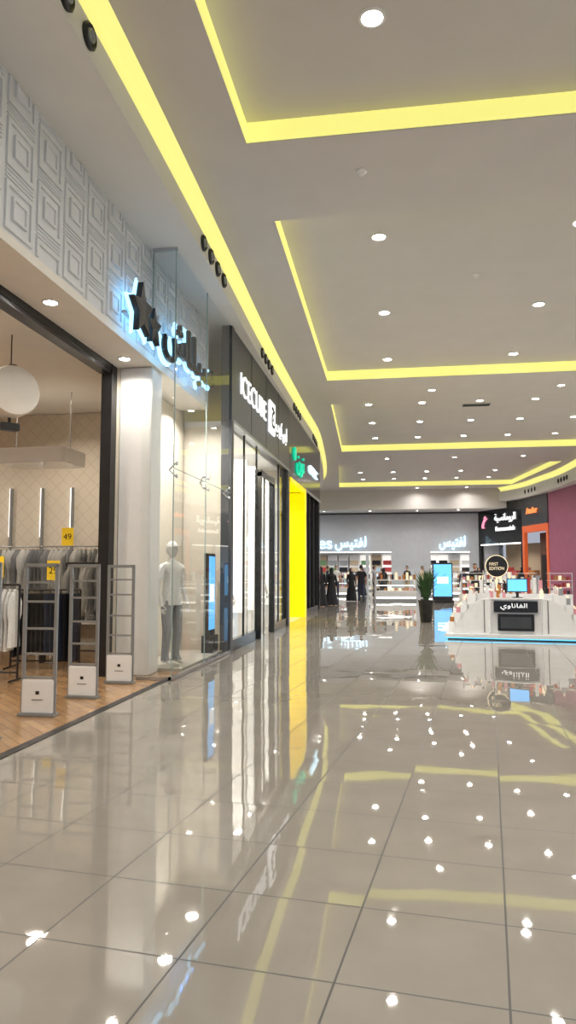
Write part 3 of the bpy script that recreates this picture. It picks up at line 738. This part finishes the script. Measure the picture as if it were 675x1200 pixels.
# ============================================================ PEOPLE
def skin_mesh(verts,edges,rad,roots):
    me=bpy.data.meshes.new('t'); me.from_pydata(verts,edges,[]); ob=bpy.data.objects.new('t',me); COL.objects.link(ob)
    md=ob.modifiers.new('s','SKIN'); md.use_smooth_shade=True
    for i,r in enumerate(rad):
        sv=me.skin_vertices[0].data[i]; sv.radius=r if isinstance(r,tuple) else (r,r); sv.use_root=i in roots
    ss=ob.modifiers.new('u','SUBSURF'); ss.levels=1; ss.render_levels=1
    bpy.context.view_layer.update(); dg=bpy.context.evaluated_depsgraph_get()
    out=bpy.data.meshes.new_from_object(ob.evaluated_get(dg)); bpy.data.objects.remove(ob); return out
def person(name,x,y,rot,h=1.7,z=0.0,top='cloth_black',bottom='cloth_navy',skin='skin',hair='hair',stride=0.0,sleeve='short',dress=False,veil=False,arm=0.0,cap=None):
    k=h/1.75
    V=[];E=[];Rr=[]
    def v(p,r): V.append(p);Rr.append(r);return len(V)-1
    pel=v((0,0,.97),(.145,.11)); sp=v((0,0,1.13),(.125,.095)); ch=v((0,0,1.33),(.165,.11)); nb=v((0,.005,1.46),(.075,.07)); nk=v((0,-.005,1.55),(.048,.05))
    E+=[(pel,sp),(sp,ch),(ch,nb),(nb,nk)]
    wrists=[]
    for s in (-1,1):
        sh=v((s*.18,0,1.42),.058); el=v((s*.235,.03+s*stride*.25,1.14),.042); wr=v((s*.245,-.06-arm+s*stride*.45,.90+arm*.5),.027); pa=v((s*.243,-.08-arm*1.1+s*stride*.5,.84+arm*.5),(.022,.036))
        E+=[(ch,sh),(sh,el),(el,wr),(wr,pa)]; wrists.append((s,V[pa]))
        st=s*stride
        hp=v((s*.09,0,.90),.088); kn=v((s*.10,-.03-st*.5,.50),.058); an=v((s*.10,.02-st*1.0,.095),.04); he=v((s*.10,.045-st*1.0,.045),.036); to=v((s*.115,-.14-st*1.0,.035),(.042,.028))
        E+=[(pel,hp),(hp,kn),(kn,an),(an,he),(an,to)]
    roots={pel}
    for s,p in wrists:
        for i,(dy,L) in enumerate(((-.028,.065),(-.010,.078),(.010,.074),(.027,.06))):
            a0=v((p[0],p[1]+dy,p[2]-.03),.0085); a1=v((p[0]-s*.004,p[1]+dy*1.15-.004,p[2]-.03-L*.55),.0078); a2=v((p[0]-s*.018,p[1]+dy*1.2-.012,p[2]-.03-L),.006)
            E+=[(a0,a1),(a1,a2)]; roots.add(a0)
        a0=v((p[0],p[1]-.03,p[2]+.01),.010); a1=v((p[0]-s*.01,p[1]-.055,p[2]-.02),.009); a2=v((p[0]-s*.015,p[1]-.062,p[2]-.05),.0075)
        E+=[(a0,a1),(a1,a2)]; roots.add(a0)
    me=skin_mesh(V,E,Rr,roots)
    b=MB(name,(x,y,z),rot)
    zones={}
    for p in me.polygons:
        c_=p.center
        if c_.z<.075: kk='black' if skin!='mann' else 'mann'
        elif abs(c_.x)>.17 and c_.z<1.42 and c_.z>.6 and (abs(c_.x)>.2 or c_.z>1.1):
            lim=1.22 if sleeve=='short' else .93
            kk=top if c_.z>lim else skin
        elif c_.z>1.475: kk=skin
        elif c_.z>.93: kk=top
        else: kk=bottom
        zones.setdefault(kk,[]).append(p)
    S_=Matrix.Scale(k,4)
    co=[v_.co.copy() for v_ in me.vertices]
    for kk,ps in zones.items():
        idx={};vs=[];fs=[]
        infl=0.012 if kk in (top,bottom) and kk!=skin else 0
        for p in ps:
            f=[]
            for vi in p.vertices:
                if vi not in idx:
                    idx[vi]=len(vs); vs.append(co[vi]+me.vertices[vi].normal*infl)
                f.append(idx[vi])
            fs.append(f)
        b.add(vs,fs,kk,True,S_)
    b.lathe([(.155,.86),(.158,.92),(.15,1.0),(.135,1.1)],top,24,X=S_@Matrix.Diagonal((1.08,.80,1,1)),ripple=.04)
    bm=bmesh.new(); bmesh.ops.create_uvsphere(bm,u_segments=20,v_segments=14,radius=1)
    for q in bm.verts:
        c_=q.co; f=1-.22*max(0,-c_.z)
        X_=c_.x*.075*f; Y_=c_.y*.095*(1-.1*max(0,-c_.z)); Z_=c_.z*.118
        if c_.y<-.85 and abs(c_.x)<.22 and -.35<c_.z<.15: Y_-=.018*(1-abs(c_.x)/.22)
        if c_.y<-.7 and .05<c_.z<.25 and .2<abs(c_.x)<.6: Y_+=.006
        q.co=Vector((X_,Y_-.01,Z_+1.655))
    b.bm(bm,skin,True,S_)
    for s in (-1,1):
        bm=bmesh.new(); bmesh.ops.create_uvsphere(bm,u_segments=8,v_segments=6,radius=1)
        for q in bm.verts: q.co=Vector((q.co.x*.01+s*.075,q.co.y*.02,q.co.z*.03+1.65))
        b.bm(bm,skin,True,S_)
        if skin!='mann': b.box(s*.03-.01,s*.03+.01,-.102,-.09,1.66,1.672,'black',X=S_)
    if skin!='mann': b.box(-.02,.02,-.104,-.09,1.595,1.602,'cloth_red',X=S_)
    if hair and not veil:
        bm=bmesh.new(); bmesh.ops.create_uvsphere(bm,u_segments=20,v_segments=14,radius=1)
        bmesh.ops.delete(bm,geom=[q for q in bm.verts if q.co.z<(-.45 if q.co.y>.1 else .35 if q.co.y<-.4 else .05)],context='VERTS')
        for q in bm.verts: q.co=Vector((q.co.x*.083,q.co.y*.103-.004,q.co.z*.127+1.658))
        b.bm(bm,cap or hair,True,S_)
        if cap: b.lathe([(.0001,1.70),(.1,1.695),(.105,1.70),(.0001,1.712)],cap,20,X=S_@Matrix.Translation((0,-.06,0)))
    if veil:
        b.lathe([(.17,1.36),(.13,1.46),(.095,1.53),(.095,1.60),(.098,1.68),(.08,1.75),(.04,1.79),(.0001,1.795)],'cloth_black',20,X=S_@Matrix.Translation((0,.02,0)))
    if dress:
        b.lathe([(.30,.03),(.27,.3),(.22,.65),(.18,.95),(.15,1.12),(.18,1.32),(.15,1.42)],top,28,X=S_@Matrix.Diagonal((1,.8,1,1)),ripple=.09)
    b.done(); bpy.data.meshes.remove(me)
R=math.radians
person('mannequin_figure',-3.53,10.88,R(60),1.87,.05,top='cloth_white',bottom='cloth_grey',skin='mann',hair='hair',cap='cloth_white')
person('mannequin_figure',-3.62,14.4,R(60),1.85,.004,top='cloth_tan',bottom='cloth_black',skin='mann',hair=None)
person('mannequin_figure',-3.62,18.2,R(60),1.85,.004,top='cloth_white',bottom='cloth_navy',skin='mann',hair=None)
person('mannequin_figure',-6.4,8.3,R(30),1.8,.004,top='cloth_black',bottom='cloth_white',skin='mann',hair='hair')
abaya=dict(top='cloth_black',bottom='cloth_black',sleeve='long',dress=True,veil=True)
person('woman_in_abaya',-3.35,30.2,R(170),1.62,**abaya)
person('woman_in_abaya',-3.0,31.2,R(190),1.58,**abaya)
person('woman_in_abaya',-2.45,35.6,R(30),1.58,**abaya)
person('walking_man',-1.9,34.4,R(185),1.74,top='cloth_black',bottom='cloth_navy',stride=.2)
person('standing_man',-1.5,40.0,R(100),1.72,top='cloth_grey',bottom='cloth_black')
person('woman_in_abaya',-1.0,40.4,R(200),1.6,**abaya)
person('walking_man',-3.6,40,R(10),1.75,top='cloth_white',bottom='cloth_navy',stride=.18)
person('standing_man',1.1,40.5,R(60),1.72,top='cloth_tan',bottom='cloth_black')
person('woman_in_abaya',-2.3,43,R(120),1.6,**abaya)
person('walking_woman',-1.2,45,R(40),1.6,top='cloth_red',bottom='cloth_navy',stride=.15,sleeve='long')
person('standing_man',0.3,44,R(-40),1.75,top='cloth_black',bottom='cloth_tan')
person('walking_man',-4.6,45.5,R(90),1.75,top='cloth_navy',bottom='cloth_black',stride=.2)
person('woman_in_abaya',4.2,41.5,R(20),1.6,**abaya)
person('walking_woman',3.0,36.5,R(170),1.62,top='cloth_navy',bottom='cloth_black',stride=.15,sleeve='long')
person('woman_in_abaya',5.6,36,R(-60),1.6,**abaya)
person('standing_man',2.7,28,R(10),1.74,top='cloth_black',bottom='cloth_black')

# ============================================================ WORLD / CAMERA
w=bpy.data.worlds.new('World'); S.world=w; w.use_nodes=True
w.node_tree.nodes['Background'].inputs[0].default_value=(0.8,0.85,1,1); w.node_tree.nodes['Background'].inputs[1].default_value=0.5
cam=bpy.data.cameras.new('Camera'); co_=bpy.data.objects.new('Camera',cam); COL.objects.link(co_)
cam.sensor_fit='VERTICAL'; cam.sensor_height=36; cam.lens=25.5; cam.clip_end=200
co_.location=(0,0,1.5); co_.rotation_euler=(math.radians(94.6),0,math.radians(8.9))
S.camera=co_
print('OBJ',len(bpy.data.objects))
